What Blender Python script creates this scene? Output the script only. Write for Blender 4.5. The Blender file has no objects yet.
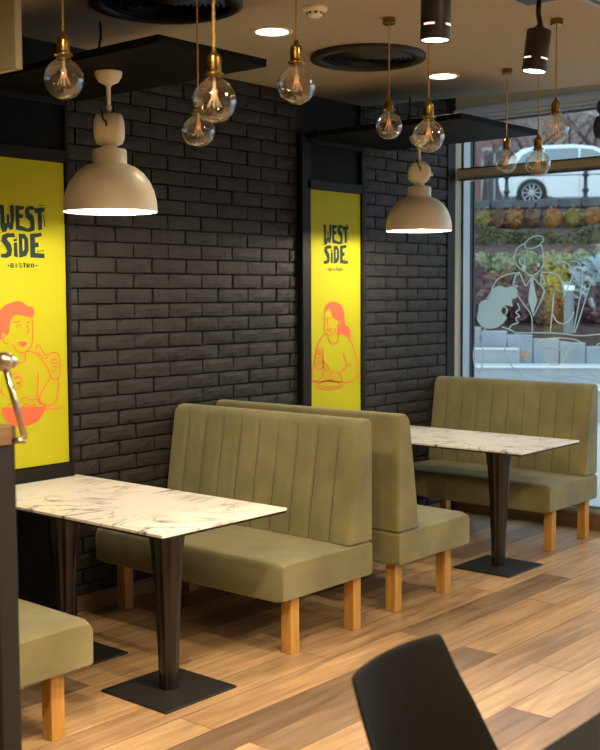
import bpy, bmesh, math, random
from mathutils import Vector, Matrix
from math import sin, cos, pi, radians as R
random.seed(7)
SC = bpy.context.scene
COL = SC.collection

# ---------------------------------------------------------------- camera
CAM = Vector((0.0, -4.734217, 1.693424))
FW = Vector((0.757236, 0.649129, -0.072291))
RT = Vector((0.650550, -0.759447, -0.004973))
UP = Vector((0.058130, 0.043263, 0.997371))
FPX = 1116.534
cd = bpy.data.cameras.new('camera')
cam = bpy.data.objects.new('camera', cd); COL.objects.link(cam)
M3 = Matrix((RT, UP, -FW)).transposed()
cam.matrix_world = Matrix.Translation(CAM) @ M3.to_4x4()
cd.sensor_fit = 'VERTICAL'; cd.sensor_height = 30.0; cd.sensor_width = 24.0
cd.lens = FPX / 750.0 * 30.0
cd.clip_start = .05; cd.clip_end = 300
cd.dof.use_dof = True; cd.dof.focus_distance = 5.6; cd.dof.aperture_fstop = 3.3
SC.camera = cam

# ---------------------------------------------------------------- world, exposure
w = bpy.data.worlds.new('sky'); SC.world = w; w.use_nodes = True
wn = w.node_tree.nodes; wl = w.node_tree.links
bg = wn['Background']
tc = wn.new('ShaderNodeTexCoord'); nz = wn.new('ShaderNodeTexNoise'); rp = wn.new('ShaderNodeValToRGB')
nz.inputs['Scale'].default_value = 2.5
rp.color_ramp.elements[0].color = (.60, .78, .98, 1); rp.color_ramp.elements[1].color = (.86, .95, 1, 1)
wl.new(tc.outputs['Generated'], nz.inputs['Vector']); wl.new(nz.outputs['Fac'], rp.inputs['Fac']); wl.new(rp.outputs['Color'], bg.inputs['Color'])
bg.inputs['Strength'].default_value = 1.3
vs = SC.view_settings
vs.view_transform = 'Standard'; vs.look = 'None'; vs.gamma = 1; vs.exposure = 0.80; vs.use_curve_mapping = False

WARM = (1.0, .80, .50)
def light(name, kind, loc, energy, color=WARM, size=.1, spot=None, aim=None, blend=.5):
    l = bpy.data.lights.new(name, kind); l.energy = energy; l.color = color
    if kind == 'AREA': l.shape = 'DISK'; l.size = size
    else: l.shadow_soft_size = size
    if spot: l.spot_size = R(spot); l.spot_blend = blend
    o = bpy.data.objects.new(name, l); COL.objects.link(o); o.location = loc
    if aim is not None:
        o.rotation_euler = (Vector(aim) - Vector(loc)).to_track_quat('-Z', 'Y').to_euler()
    return o
# two visible downlights, then unseen lamps added for ambient light (fittings built further down)
DOWN_AND_FILL_LIGHTS = [(4.16, -1.0), (5.67, -1.0), (1.3, -3.0), (2.9, -3.7), (4.4, -3.7), (5.9, -3.7), (1.3, -5.6), (2.9, -5.6), (4.4, -5.6), (5.9, -5.6)]
for i, (x, y) in enumerate(DOWN_AND_FILL_LIGHTS):
    light('downlight_or_fill_lamp', 'SPOT', (x, y, 2.955), (32, 32, 165, 90, 45, 30, 150, 140, 80, 40)[i], WARM, .07, 125 if i < 2 else 162, (x, y, 0), .7)

# ---------------------------------------------------------------- materials
def mat(name, color, rough=.6, metal=0, spec=.5, bump=0, bscale=40, var=0, vscale=8, sheen=0, emit=None, estr=0, coat=0, stretch=None):
    m = bpy.data.materials.new(name); m.use_nodes = True
    N = m.node_tree.nodes; L = m.node_tree.links; b = N['Principled BSDF']
    b.inputs['Base Color'].default_value = (*color, 1); b.inputs['Roughness'].default_value = rough
    b.inputs['Metallic'].default_value = metal; b.inputs['Specular IOR Level'].default_value = spec
    b.inputs['Sheen Weight'].default_value = sheen; b.inputs['Coat Weight'].default_value = coat
    t = N.new('ShaderNodeTexCoord'); mp = N.new('ShaderNodeMapping'); L.new(t.outputs['Object'], mp.inputs['Vector'])
    if stretch: mp.inputs['Scale'].default_value = stretch
    if var:
        n = N.new('ShaderNodeTexNoise'); n.inputs['Scale'].default_value = vscale; n.inputs['Detail'].default_value = 4
        L.new(mp.outputs[0], n.inputs['Vector'])
        r = N.new('ShaderNodeValToRGB'); r.color_ramp.elements[0].position = .3; r.color_ramp.elements[1].position = .7
        r.color_ramp.elements[0].color = (*[c * (1 - var) for c in color], 1); r.color_ramp.elements[1].color = (*[min(1, c * (1 + var)) for c in color], 1)
        L.new(n.outputs['Fac'], r.inputs['Fac']); L.new(r.outputs['Color'], b.inputs['Base Color'])
    if bump:
        n = N.new('ShaderNodeTexNoise'); n.inputs['Scale'].default_value = bscale; n.inputs['Detail'].default_value = 5
        L.new(mp.outputs[0], n.inputs['Vector'])
        bm_ = N.new('ShaderNodeBump'); bm_.inputs['Strength'].default_value = bump; bm_.inputs['Distance'].default_value = .01
        L.new(n.outputs['Fac'], bm_.inputs['Height']); L.new(bm_.outputs['Normal'], b.inputs['Normal'])
    if emit: b.inputs['Emission Color'].default_value = (*emit, 1); b.inputs['Emission Strength'].default_value = estr
    return m
def glassy(name, tint, refl=.06, rough=0.0, edge=.25):
    m = bpy.data.materials.new(name); m.use_nodes = True
    N = m.node_tree.nodes; L = m.node_tree.links; N.clear()
    o = N.new('ShaderNodeOutputMaterial'); tr = N.new('ShaderNodeBsdfTransparent'); g = N.new('ShaderNodeBsdfGlossy')
    mx = N.new('ShaderNodeMixShader'); lw = N.new('ShaderNodeLayerWeight'); mr = N.new('ShaderNodeMapRange')
    tr.inputs['Color'].default_value = (*tint, 1); g.inputs['Roughness'].default_value = rough
    lw.inputs['Blend'].default_value = edge
    mr.inputs['To Min'].default_value = refl; mr.inputs['To Max'].default_value = .9
    L.new(lw.outputs['Facing'], mr.inputs['Value']); L.new(mr.outputs['Result'], mx.inputs['Fac'])
    L.new(tr.outputs[0], mx.inputs[1]); L.new(g.outputs[0], mx.inputs[2]); L.new(mx.outputs[0], o.inputs['Surface'])
    return m
MT = {}
MT['brick'] = mat('painted_brick', (.029, .0255, .0235), .68, spec=.32, bump=.6, bscale=28, var=.2, vscale=9)
MT['mortar'] = mat('dark_mortar', (.017, .015, .014), .85, bump=.3, bscale=80)
MT['ceiling'] = mat('ceiling_paint', (.43, .37, .27), .85, bump=.05, bscale=30)
MT['wall'] = mat('wall_paint', (.30, .26, .21), .85, bump=.05)
MT['frame_cream'] = mat('cream_frame', (.38, .34, .235), .5)
MT['frame_grey'] = mat('grey_frame', (.36, .41, .45), .45)
MT['gasket'] = mat('black_gasket', (.02, .022, .028), .6)
MT['black'] = mat('black_board', (.0065, .006, .006), .65, spec=.12, var=.2)
MT['blackframe'] = mat('black_frame', (.010, .009, .0085), .6, spec=.2)
MT['yellow'] = mat('poster_yellow', (.49, .475, .016), .7, spec=.15)
MT['ink_red'] = mat('coral_ink', (.80, .15, .07), .7, spec=.15)
MT['ink_dark'] = mat('dark_green_ink', (.020, .045, .040), .7, spec=.15)
MT['velvet'] = mat('olive_velvet', (.208, .190, .088), .8, spec=.2, bump=.3, bscale=7, var=.22, vscale=4.5, sheen=.3)
MT['seam'] = mat('seam_thread', (.09, .08, .04), .9)
MT['oakleg'] = mat('oak_leg', (.52, .27, .060), .5, var=.22, vscale=6, stretch=(6, 6, .8))
MT['lamp_white'] = mat('cream_enamel', (.94, .87, .70), .40, var=.03)
MT['lamp_in'] = mat('white_enamel', (.85, .83, .80), .6)
MT['brass'] = mat('aged_brass', (.32, .20, .06), .24, metal=1)
MT['cord'] = mat('gold_cord', (.50, .30, .08), .7)
MT['cable'] = mat('black_cable', (.012, .012, .012), .6)
MT['spotblack'] = mat('spot_black', (.022, .020, .020), .45)
MT['chrome'] = mat('brushed_steel', (.62, .55, .48), .25, metal=1)
MT['ventblack'] = mat('vent_black', (.018, .016, .015), .5)
MT['skirt'] = mat('oak_skirting', (.22, .125, .062), .5, var=.2, vscale=5, stretch=(1, 1, 10))
MT['walnut'] = mat('brown_laminate', (.085, .05, .034), .5, var=.25, vscale=5, stretch=(8, 8, 1))
MT['darkframe'] = mat('dark_steel', (.016, .015, .016), .5)
MT['plastic'] = mat('black_plastic', (.007, .0055, .005), .6, spec=.15)
MT['tabblack'] = mat('black_laminate', (.010, .010, .011), .7, spec=.12)
MT['glass'] = glassy('window_glass', (.93, .97, .97), .035, 0, .12)
MT['bulb'] = glassy('bulb_glass', (.97, .94, .88), .08, 0, .30)
MT['fil'] = mat('filament', (1, .3, .05), emit=(1, .24, .03), estr=1.3)
MT['filw'] = mat('filament_tube', (.6, .5, .38), .3, emit=(1, .7, .35), estr=.05)
MT['lit'] = mat('lit_diffuser', (1, 1, 1), emit=(1, .80, .52), estr=6)
MT['litcool'] = mat('lit_lens', (1, 1, 1), emit=(.86, .88, 1), estr=7)
MT['litslot'] = mat('lit_slot', (1, .8, .7), emit=(1, .62, .50), estr=1.6)
MT['frost'] = mat('frosted_film', (.42, .52, .50), .8)
_n = MT['frost'].node_tree; _t = _n.nodes.new('ShaderNodeBsdfTranslucent'); _t.inputs['Color'].default_value = (.38, .48, .46, 1); _x = _n.nodes.new('ShaderNodeMixShader'); _x.inputs['Fac'].default_value = .7
_n.links.new(_n.nodes['Principled BSDF'].outputs[0], _x.inputs[1]); _n.links.new(_t.outputs[0], _x.inputs[2]); _n.links.new(_x.outputs[0], _n.nodes['Material Output'].inputs['Surface'])
MT['gold_film'] = mat('gold_film', (.8, .55, .25), .6)

def marble():
    m = mat('white_marble', (.80, .74, .68), .33, coat=.15); N = m.node_tree.nodes; L = m.node_tree.links; b = N['Principled BSDF']
    t = N.new('ShaderNodeTexCoord'); mp = N.new('ShaderNodeMapping'); mp.inputs['Rotation'].default_value = (0, 0, R(38)); mp.inputs['Scale'].default_value = (.75, 1.5, 1)
    L.new(t.outputs['Object'], mp.inputs[0])
    prev = None
    for sc, wd, dist, st in ((1.25, .024, 1.1, 1.0), (2.8, .012, 1.5, .85)):
        n = N.new('ShaderNodeTexNoise'); n.inputs['Scale'].default_value = sc; n.inputs['Detail'].default_value = 3; n.inputs['Distortion'].default_value = dist
        L.new(mp.outputs[0], n.inputs['Vector'])
        s = N.new('ShaderNodeMath'); s.operation = 'SUBTRACT'; s.inputs[1].default_value = .5; L.new(n.outputs['Fac'], s.inputs[0])
        a = N.new('ShaderNodeMath'); a.operation = 'ABSOLUTE'; L.new(s.outputs[0], a.inputs[0])
        r = N.new('ShaderNodeMapRange'); r.inputs['From Max'].default_value = wd; r.inputs['To Min'].default_value = st; r.inputs['To Max'].default_value = 0; L.new(a.outputs[0], r.inputs['Value'])
        # veins fade in and out
        k = N.new('ShaderNodeTexNoise'); k.inputs['Scale'].default_value = 2.2; k.inputs['Detail'].default_value = 1; L.new(t.outputs['Object'], k.inputs['Vector'])
        kr = N.new('ShaderNodeMapRange'); kr.inputs['From Min'].default_value = .40; kr.inputs['From Max'].default_value = .50; L.new(k.outputs['Fac'], kr.inputs['Value'])
        mu = N.new('ShaderNodeMath'); mu.operation = 'MULTIPLY'; L.new(r.outputs[0], mu.inputs[0]); L.new(kr.outputs[0], mu.inputs[1])
        if prev:
            mx = N.new('ShaderNodeMath'); mx.operation = 'MAXIMUM'; L.new(prev.outputs[0], mx.inputs[0]); L.new(mu.outputs[0], mx.inputs[1]); prev = mx
        else: prev = mu
    c = N.new('ShaderNodeMix'); c.data_type = 'RGBA'; c.inputs['A'].default_value = (.86, .82, .78, 1); c.inputs['B'].default_value = (.10, .10, .10, 1)
    L.new(prev.outputs[0], c.inputs['Factor']); L.new(c.outputs['Result'], b.inputs['Base Color'])
    return m
MT['marble'] = marble()
def plank():
    m = mat('oak_planks', (.4, .24, .13), .36); N = m.node_tree.nodes; L = m.node_tree.links; b = N['Principled BSDF']
    t = N.new('ShaderNodeTexCoord')
    br = N.new('ShaderNodeTexBrick'); br.offset = .37; br.offset_frequency = 2
    br.inputs['Scale'].default_value = 1; br.inputs['Brick Width'].default_value = 1.5; br.inputs['Row Height'].default_value = .19
    br.inputs['Mortar Size'].default_value = .0022; br.inputs['Mortar Smooth'].default_value = .1; br.inputs['Bias'].default_value = 0
    br.inputs['Color1'].default_value = (0, 0, 0, 1); br.inputs['Color2'].default_value = (1, 1, 1, 1); br.inputs['Mortar'].default_value = (.5, .5, .5, 1)
    L.new(t.outputs['Object'], br.inputs['Vector'])
    ramp = N.new('ShaderNodeValToRGB'); e = ramp.color_ramp
    e.elements[0].color = (.185, .122, .082, 1); e.elements[1].color = (.66, .43, .23, 1)
    for ps, c in ((.25, (.40, .25, .14, 1)), (.5, (.56, .35, .18, 1)), (.75, (.47, .31, .18, 1))):
        x = e.elements.new(ps); x.color = c
    L.new(br.outputs['Color'], ramp.inputs['Fac'])
    mp = N.new('ShaderNodeMapping'); mp.inputs['Scale'].default_value = (1.3, 14, 1); L.new(t.outputs['Object'], mp.inputs[0])
    add = N.new('ShaderNodeVectorMath'); add.operation = 'MULTIPLY_ADD'; add.inputs[1].default_value = (7, 7, 7)
    L.new(br.outputs['Color'], add.inputs[0]); L.new(mp.outputs[0], add.inputs[2])
    n = N.new('ShaderNodeTexNoise'); n.inputs['Scale'].default_value = 1.6; n.inputs['Detail'].default_value = 7; n.inputs['Distortion'].default_value = .7; L.new(add.outputs[0], n.inputs['Vector'])
    gr = N.new('ShaderNodeMapRange'); gr.inputs['From Min'].default_value = .3; gr.inputs['From Max'].default_value = .72; gr.inputs['To Min'].default_value = .62; gr.inputs['To Max'].default_value = 1.22
    L.new(n.outputs['Fac'], gr.inputs['Value'])
    mu = N.new('ShaderNodeMix'); mu.data_type = 'RGBA'; mu.blend_type = 'MULTIPLY'; mu.inputs['Factor'].default_value = 1
    L.new(ramp.outputs['Color'], mu.inputs['A']); L.new(gr.outputs[0], mu.inputs['B'])
    mx = N.new('ShaderNodeMix'); mx.data_type = 'RGBA'; mx.inputs['B'].default_value = (.09, .05, .028, 1)
    L.new(br.outputs['Fac'], mx.inputs['Factor']); L.new(mu.outputs['Result'], mx.inputs['A']); L.new(mx.outputs['Result'], b.inputs['Base Color'])
    bp = N.new('ShaderNodeBump'); bp.inputs['Strength'].default_value = .12; bp.inputs['Distance'].default_value = .004
    L.new(n.outputs['Fac'], bp.inputs['Height']); L.new(bp.outputs[0], b.inputs['Normal'])
    rr = N.new('ShaderNodeMapRange'); rr.inputs['To Min'].default_value = .22; rr.inputs['To Max'].default_value = .42; L.new(n.outputs['Fac'], rr.inputs['Value']); L.new(rr.outputs[0], b.inputs['Roughness'])
    return m
MT['floor'] = plank()
# outdoors
MT['paving'] = mat('pale_paving', (0.367, 0.404, 0.428), .8, var=.08, vscale=3, bump=.2)
MT['concrete'] = mat('pale_concrete', (0.292, 0.337, 0.370), .85, var=.12, vscale=2, bump=.2)
MT['stepedge'] = mat('white_step_edge', (0.578, 0.614, 0.621), .7)
MT['soil'] = mat('brown_mulch', (0.061, 0.036, 0.033), .95, var=.5, vscale=6, bump=.8, bscale=20)
MT['kerb'] = mat('dark_stone', (0.086, 0.094, 0.104), .85, var=.3, vscale=4)
MT['picket'] = mat('weathered_stone', (0.187, 0.194, 0.209), .85, var=.35, vscale=5, stretch=(1, 1, .3), bump=.3)
MT['asphalt'] = mat('asphalt', (0.115, 0.119, 0.126), .9, bump=.2)
MT['carpaint'] = mat('silver_paint', (0.629, 0.680, 0.705), .28, metal=.15, coat=.6)
MT['carglass'] = mat('car_glass', (.16, .22, .25), .15, spec=.8)
MT['tyre'] = mat('tyre', (.018, .018, .02), .8)
MT['alloy'] = mat('alloy', (.45, .48, .50), .4, metal=.6)
MT['iron'] = mat('black_iron', (.012, .022, .028), .5)
MT['bollard'] = mat('grey_metal', (.14, .18, .20), .5)
MT['bollardtop'] = mat('white_plastic', (.78, .85, .86), .5)
MT['facade_red'] = mat('facade_red', (0.245, 0.122, 0.101), .9, var=.15)
MT['facade_pink'] = mat('facade_pink', (0.302, 0.238, 0.223), .9, var=.15)
MT['winpane'] = mat('dark_pane', (.05, .06, .07), .2)
MT['wintrim'] = mat('stone_trim', (.36, .35, .34), .8)
MT['bark'] = mat('bark', (.075, .055, .05), .9, var=.4)
def leafmat(name, c, v=.35): return mat(name, c, .7, var=v, vscale=3.5)
MT['l_orange'] = leafmat('orange_leaves', (0.302, 0.137, 0.036), .4)
MT['l_olive'] = leafmat('olive_leaves', (0.216, 0.180, 0.036), .4)
MT['l_dark'] = leafmat('dark_hedge_leaves', (.080, .078, .036), .55)
MT['l_light'] = leafmat('pale_green_leaves', (.235, .265, .145), .35)
MT['l_brown'] = leafmat('brown_leaves', (0.158, 0.090, 0.047), .6)
MT['l_purple'] = leafmat('purple_leaves', (0.119, 0.061, 0.065), .55)
MT['l_silver'] = leafmat('silver_needles', (.42, .54, .56), .35)
MT['l_twig'] = leafmat('twigs', (0.187, 0.144, 0.137), .4)

# ---------------------------------------------------------------- mesh helpers
class MB:
    def __init__(s): s.bm = bmesh.new()
    def box(s, x0, x1, y0, y1, z0, z1, m=0):
        v = [s.bm.verts.new(p) for p in ((x0,y0,z0),(x1,y0,z0),(x1,y1,z0),(x0,y1,z0),(x0,y0,z1),(x1,y0,z1),(x1,y1,z1),(x0,y1,z1))]
        for f in ((0,3,2,1),(4,5,6,7),(0,1,5,4),(1,2,6,5),(2,3,7,6),(3,0,4,7)):
            s.bm.faces.new([v[i] for i in f]).material_index = m
        return s
    def lathe(s, prof, n=32, c=(0, 0, 0), axis='Z', m=0, close=False, facet=None):
        rings = []
        for (r, h) in prof:
            ring = []
            for k in range(n):
                a = 2 * pi * k / n; rr = r * (1 if facet is None else (1 - facet * (k % 2)))
                p = (rr * cos(a), rr * sin(a), h)
                if axis == 'X': p = (h, rr * cos(a), rr * sin(a))
                if axis == 'Y': p = (rr * sin(a), h, rr * cos(a))
                ring.append(s.bm.verts.new((p[0] + c[0], p[1] + c[1], p[2] + c[2])))
            rings.append(ring)
        for i in range(len(rings) - 1):
            for k in range(n):
                f = s.bm.faces.new((rings[i][k], rings[i][(k+1) % n], rings[i+1][(k+1) % n], rings[i+1][k])); f.material_index = m
        for ring, r in ((rings[0], prof[0][0]), (rings[-1], prof[-1][0])):
            if close and r > 1e-4:
                s.bm.faces.new(ring).material_index = m
        return s
    def tube(s, pts, r, n=10, m=0, caps=True):
        pts = [Vector(p) for p in pts]; rings = []; up = Vector((0, 0, 1)); last = None
        for i, p in enumerate(pts):
            d = (pts[min(i+1, len(pts)-1)] - pts[max(i-1, 0)]).normalized()
            if last is None:
                a = d.cross(up)
                if a.length < 1e-3: a = d.cross(Vector((1, 0, 0)))
            else: a = last - d * last.dot(d)
            a.normalize(); last = a; b = d.cross(a)
            rr = r[i] if isinstance(r, (list, tuple)) else r
            rings.append([s.bm.verts.new(p + a * rr * cos(2*pi*k/n) + b * rr * sin(2*pi*k/n)) for k in range(n)])
        for i in range(len(rings)-1):
            for k in range(n):
                s.bm.faces.new((rings[i][k], rings[i][(k+1) % n], rings[i+1][(k+1) % n], rings[i+1][k])).material_index = m
        if caps:
            s.bm.faces.new(rings[0]).material_index = m; s.bm.faces.new(rings[-1]).material_index = m
        return s
    def prism(s, poly, axis, h0, h1, m=0):
        """poly of 2D points extruded along axis ('Y': points are x,z; 'X': y,z; 'Z': x,y)"""
        def P(a, b, h): return {'Y': (a, h, b), 'X': (h, a, b), 'Z': (a, b, h)}[axis]
        A = [s.bm.verts.new(P(a, b, h0)) for a, b in poly]; B = [s.bm.verts.new(P(a, b, h1)) for a, b in poly]
        n = len(poly)
        s.bm.faces.new(A).material_index = m; s.bm.faces.new(B[::-1]).material_index = m
        for i in range(n): s.bm.faces.new((A[i], B[i], B[(i+1) % n], A[(i+1) % n])).material_index = m
        return s
    def build(s, name, mats, parent=None, smooth=False, bevel=0, seg=2, recalc=True, angle=35):
        if recalc: bmesh.ops.recalc_face_normals(s.bm, faces=s.bm.faces[:])
        me = bpy.data.meshes.new(name); s.bm.to_mesh(me); s.bm.free()
        for mm in (mats if isinstance(mats, (list, tuple)) else [mats]): me.materials.append(MT[mm] if isinstance(mm, str) else mm)
        o = bpy.data.objects.new(name, me); COL.objects.link(o)
        if parent: o.parent = parent
        if smooth:
            for p in me.polygons: p.use_smooth = True
        if bevel:
            b = o.modifiers.new('bevel', 'BEVEL'); b.width = bevel; b.segments = seg; b.limit_method = 'ANGLE'; b.angle_limit = R(angle)
            for p in me.polygons: p.use_smooth = True
            wn_ = o.modifiers.new('wn', 'WEIGHTED_NORMAL')
        return o
def tag(o, label=None, cat=None, group=None, kind=None):
    if label: o['label'] = label
    if cat: o['category'] = cat
    if group: o['group'] = group
    if kind: o['kind'] = kind
    return o
def empty(name, loc, label=None, cat=None, group=None, rz=0):
    o = bpy.data.objects.new(name, None); COL.objects.link(o); o.location = loc; o.rotation_euler = (0, 0, rz); o.empty_display_size = .1
    return tag(o, label, cat, group)
def copy_tree(o, parent=None):
    c = o.copy(); COL.objects.link(c); c.parent = parent
    for ch in [x for x in bpy.data.objects if x.parent == o]: copy_tree(ch, c)
    return c
def ray(px, py): return FW + RT * ((px - 300) / FPX) - UP * ((py - 375) / FPX)
def on_plane(px, py, ax, val):
    d = ray(px, py); return CAM + d * ((val - CAM[ax]) / d[ax])
def ribbon(bm, pts, width, tf, closed=False, lift=0.0):
    """a flat line of even width drawn through 2D points; tf(a, b, lift) gives the 3D point"""
    n = len(pts); L_ = []; R_ = []
    P = [Vector(p) for p in pts]
    for i in range(n):
        a = P[(i-1) % n] if closed else P[max(i-1, 0)]; b = P[(i+1) % n] if closed else P[min(i+1, n-1)]
        d = (b - a); d = d.normalized() if d.length > 1e-9 else Vector((1, 0)); nn = Vector((-d.y, d.x)) * width / 2
        L_.append(bm.verts.new(tf(*(P[i] + nn), lift))); R_.append(bm.verts.new(tf(*(P[i] - nn), lift)))
    for i in range(n if closed else n - 1):
        j = (i + 1) % n
        try: bm.faces.new((L_[i], L_[j], R_[j], R_[i]))
        except ValueError: pass
def smooth_path(pts, k=5, closed=False):
    out = []; n = len(pts); P = [Vector(p) for p in pts]
    rng = range(n) if closed else range(n - 1)
    for i in rng:
        p0 = P[(i-1) % n] if (closed or i > 0) else P[i]; p1 = P[i]; p2 = P[(i+1) % n]; p3 = P[(i+2) % n] if (closed or i + 2 < n) else p2
        for j in range(k):
            t = j / k
            out.append(.5 * ((2*p1) + (-p0+p2)*t + (2*p0-5*p1+4*p2-p3)*t*t + (-p0+3*p1-3*p2+p3)*t**3))
    if not closed: out.append(P[-1])
    return out
def ellipse(cx, cy, rx, ry, n=28, rot=0):
    return [(cx + rx*cos(2*pi*k/n)*cos(rot) - ry*sin(2*pi*k/n)*sin(rot), cy + rx*cos(2*pi*k/n)*sin(rot) + ry*sin(2*pi*k/n)*cos(rot)) for k in range(n)]
def fill(bm, pts, tf, lift=0.0):
    vs_ = [bm.verts.new(tf(p[0], p[1], lift)) for p in pts]
    es = [bm.edges.new((vs_[i], vs_[(i+1) % len(vs_)])) for i in range(len(vs_))]
    bmesh.ops.triangle_fill(bm, use_beauty=True, edges=es)

# ================================================================ SETTING
XW = 7.40; ZC = 2.98; ZR = 3.32
m = MB(); m.box(-2.0, XW - .02, -7.0, .0, -.05, 0)
tag(m.build('floor', 'floor'), kind='structure')
# ceiling with the higher strip along the window
m = MB(); m.prism([(-2, -7), (7.05, -7), (6.60, -1.8), (6.215, 0), (6.215, .0), (-2, .0)], 'Z', ZC, ZC + .06)
tag(m.build('ceiling', 'ceiling'), kind='structure')
m = MB(); m.box(6.0, XW + .1, -7.0, 0, ZR, ZR + .05)
m.box(-2, -1.95, -7, 0, 0, ZR)
tag(m.build('trim_1', 'ceiling'), kind='structure')
# brick wall, real bricks
B1 = (2.965, 3.635); B2 = (5.486, 6.156); XB = 7.238
def brick_wall():
    m = MB(); m.box(-2.0, XW + .05, .012, .12, 0, ZR, 1)
    rh = .0833; bl = .2615; j = .0095
    rnd = random.Random(3)
    for row in range(-1, 41):
        z0 = 1.9005 - 22 * rh + row * rh; z1 = z0 + rh - j
        if z1 < .09 or z0 > ZR: continue
        z0 = max(z0, .09); z1 = min(z1, ZR)
        off = 3.849 if (row % 2 == 0) else 3.849 + bl * .52
        k = -24
        while k < 20:
            a = off + k * bl + rnd.uniform(-.002, .002); b = a + bl - j - rnd.uniform(0, .005); k += 1
            for lo, hi in ((-1.9, B1[0] + .02), (B1[1] - .0, B2[0] + .0), (B2[1], XB)):
                aa, bb = max(a, lo), min(b, hi)
                if bb - aa < .03: continue
                yf = -.012 - rnd.uniform(0, .006)
                nx, nz_ = 5, 3
                grid = []
                sl = rnd.uniform(-.004, .004); sl2 = rnd.uniform(-.003, .003)
                for iz in range(nz_ + 1):
                    r_ = []
                    for ix in range(nx + 1):
                        u, v = ix / nx, iz / nz_
                        edge = (ix in (0, nx)) or (iz in (0, nz_))
                        x = aa + (bb - aa) * u + (rnd.uniform(-.002, .002) if edge else 0); z = z0 + (z1 - z0) * v + (rnd.uniform(-.0018, .0018) if edge else 0)
                        y = yf + sl * (u - .5) + sl2 * (v - .5) + rnd.uniform(-.0022, .0022) + (.005 if edge else 0)
                        r_.append(m.bm.verts.new((x, y, z)))
                    grid.append(r_)
                for iz in range(nz_):
                    for ix in range(nx):
                        m.bm.faces.new((grid[iz][ix], grid[iz][ix+1], grid[iz+1][ix+1], grid[iz+1][ix]))
                ring = grid[0] + [g[-1] for g in grid[1:]] + grid[-1][-2::-1] + [g[0] for g in grid[-2:0:-1]]
                back = [m.bm.verts.new((q.co.x, .014, q.co.z)) for q in ring]
                for i in range(len(ring)):
                    q = (i + 1) % len(ring); m.bm.faces.new((ring[i], back[i], back[q], ring[q]))
    o = m.build('wall_back', ['brick', 'mortar'])
    return tag(o, kind='structure')
brick_wall()
m = MB(); m.box(XB, XW - .03, -.02, .02, 0, ZR); tag(m.build('trim_2', 'blackframe'), kind='structure')
m = MB(); m.box(-2.06, -2.0, -7.0, .1, 0, ZR); tag(m.build('wall_left', 'wall'), kind='structure')
m = MB(); m.box(-2.06, XW + .1, -7.06, -7.0, 0, ZR); tag(m.build('wall_front', 'wall'), kind='structure')
m = MB(); m.box(B1[1], B2[0], -.014, .012, 0, .088); m.box(B2[1], XB, -.014, .012, 0, .088)
tag(m.build('baseboard_back', 'skirt'), kind='structure')
m = MB(); m.box(XW - .06, XW + .06, -7.0, -.0, 0, .115); tag(m.build('baseboard_window', 'skirt', bevel=.004), kind='structure')

# window: two bays of glass between frames
YW1 = -2.95
def window_bay(name, ya, yb, first):
    # ya > yb, frame pieces as parts of the structure
    m = MB()
    if first: m.box(XW - .06, XW + .06, -.022, .03, .115, ZR)             # cream jamb strip
    m.box(XW - .022, XW + .02, yb - .0, ya, 2.580, 2.640)                   # cream transom
    m.box(XW - .05, XW + .05, yb, ya, 3.10, ZR)
    o = m.build(name, 'frame_cream', bevel=.004); tag(o, kind='structure')
    g = MB(); g.box(XW + .012, XW + .16, ya, ya + .10, .0, 3.2)
    g.box(XW - .04, XW + .05, yb, yb + .08, .115, 2.565); g.box(XW - .04, XW + .05, yb, yb + .08, 2.64, 3.10)
    g.box(XW - .04, XW + .05, yb, ya, .115, .15); g.box(XW - .012, XW + .02, yb, ya, 2.565, 2.580)
    g.box(XW - .055, XW + .05, yb, ya, 2.985, 3.10)
    g.build('window_frame', 'frame_grey', o, bevel=.004)
    g = MB()
    for z0, z1 in ((.15, 2.565), (2.64, 2.985)):
        g.box(XW + .155, XW + .175, ya - .006, ya, z0, z1); g.box(XW + .19, XW + .21, ya - .012, ya + .1, z0, z1)
        g.box(XW - .03, XW + .03, yb + .08, ya, z1 - .008, z1); g.box(XW - .03, XW + .03, yb + .08, ya, z0, z0 + .008)
    g.build('gasket', 'gasket', o)
    g = MB(); g.box(XW - .006, XW + .006, yb + .08, ya, .155, 2.564); g.box(XW - .006, XW + .006, yb + .08, ya, 2.645, 2.985)
    g.build('window_pane', 'glass', o)
    return o
win = window_bay('window_1', -.022, YW1, True)
window_bay('window_2', YW1 - .1, -6.9, False)
m = MB(); m.box(XW - .06, XW + .06, YW1 - .1, YW1, .115, ZR); tag(m.build('trim_3', 'frame_cream'), kind='structure')
m = MB(); m.box(XW - .1, XW - .055, -6.9, -.03, 3.03, 3.075); m.tube([(XW - .08, -6.9, 3.02), (XW - .08, -.03, 3.02)], .016, 8)
tag(m.build('roller_blind', 'frame_grey'), 'rolled up grey blind in its long cassette at the head of the window', 'blind')

# cream bulkhead hanging from the ceiling, upper left
m = MB(); m.box(2.115, 2.141, -1.762, -.5, 2.40, ZC); tag(m.build('trim_4', 'frame_cream', bevel=.004), kind='structure')

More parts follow.
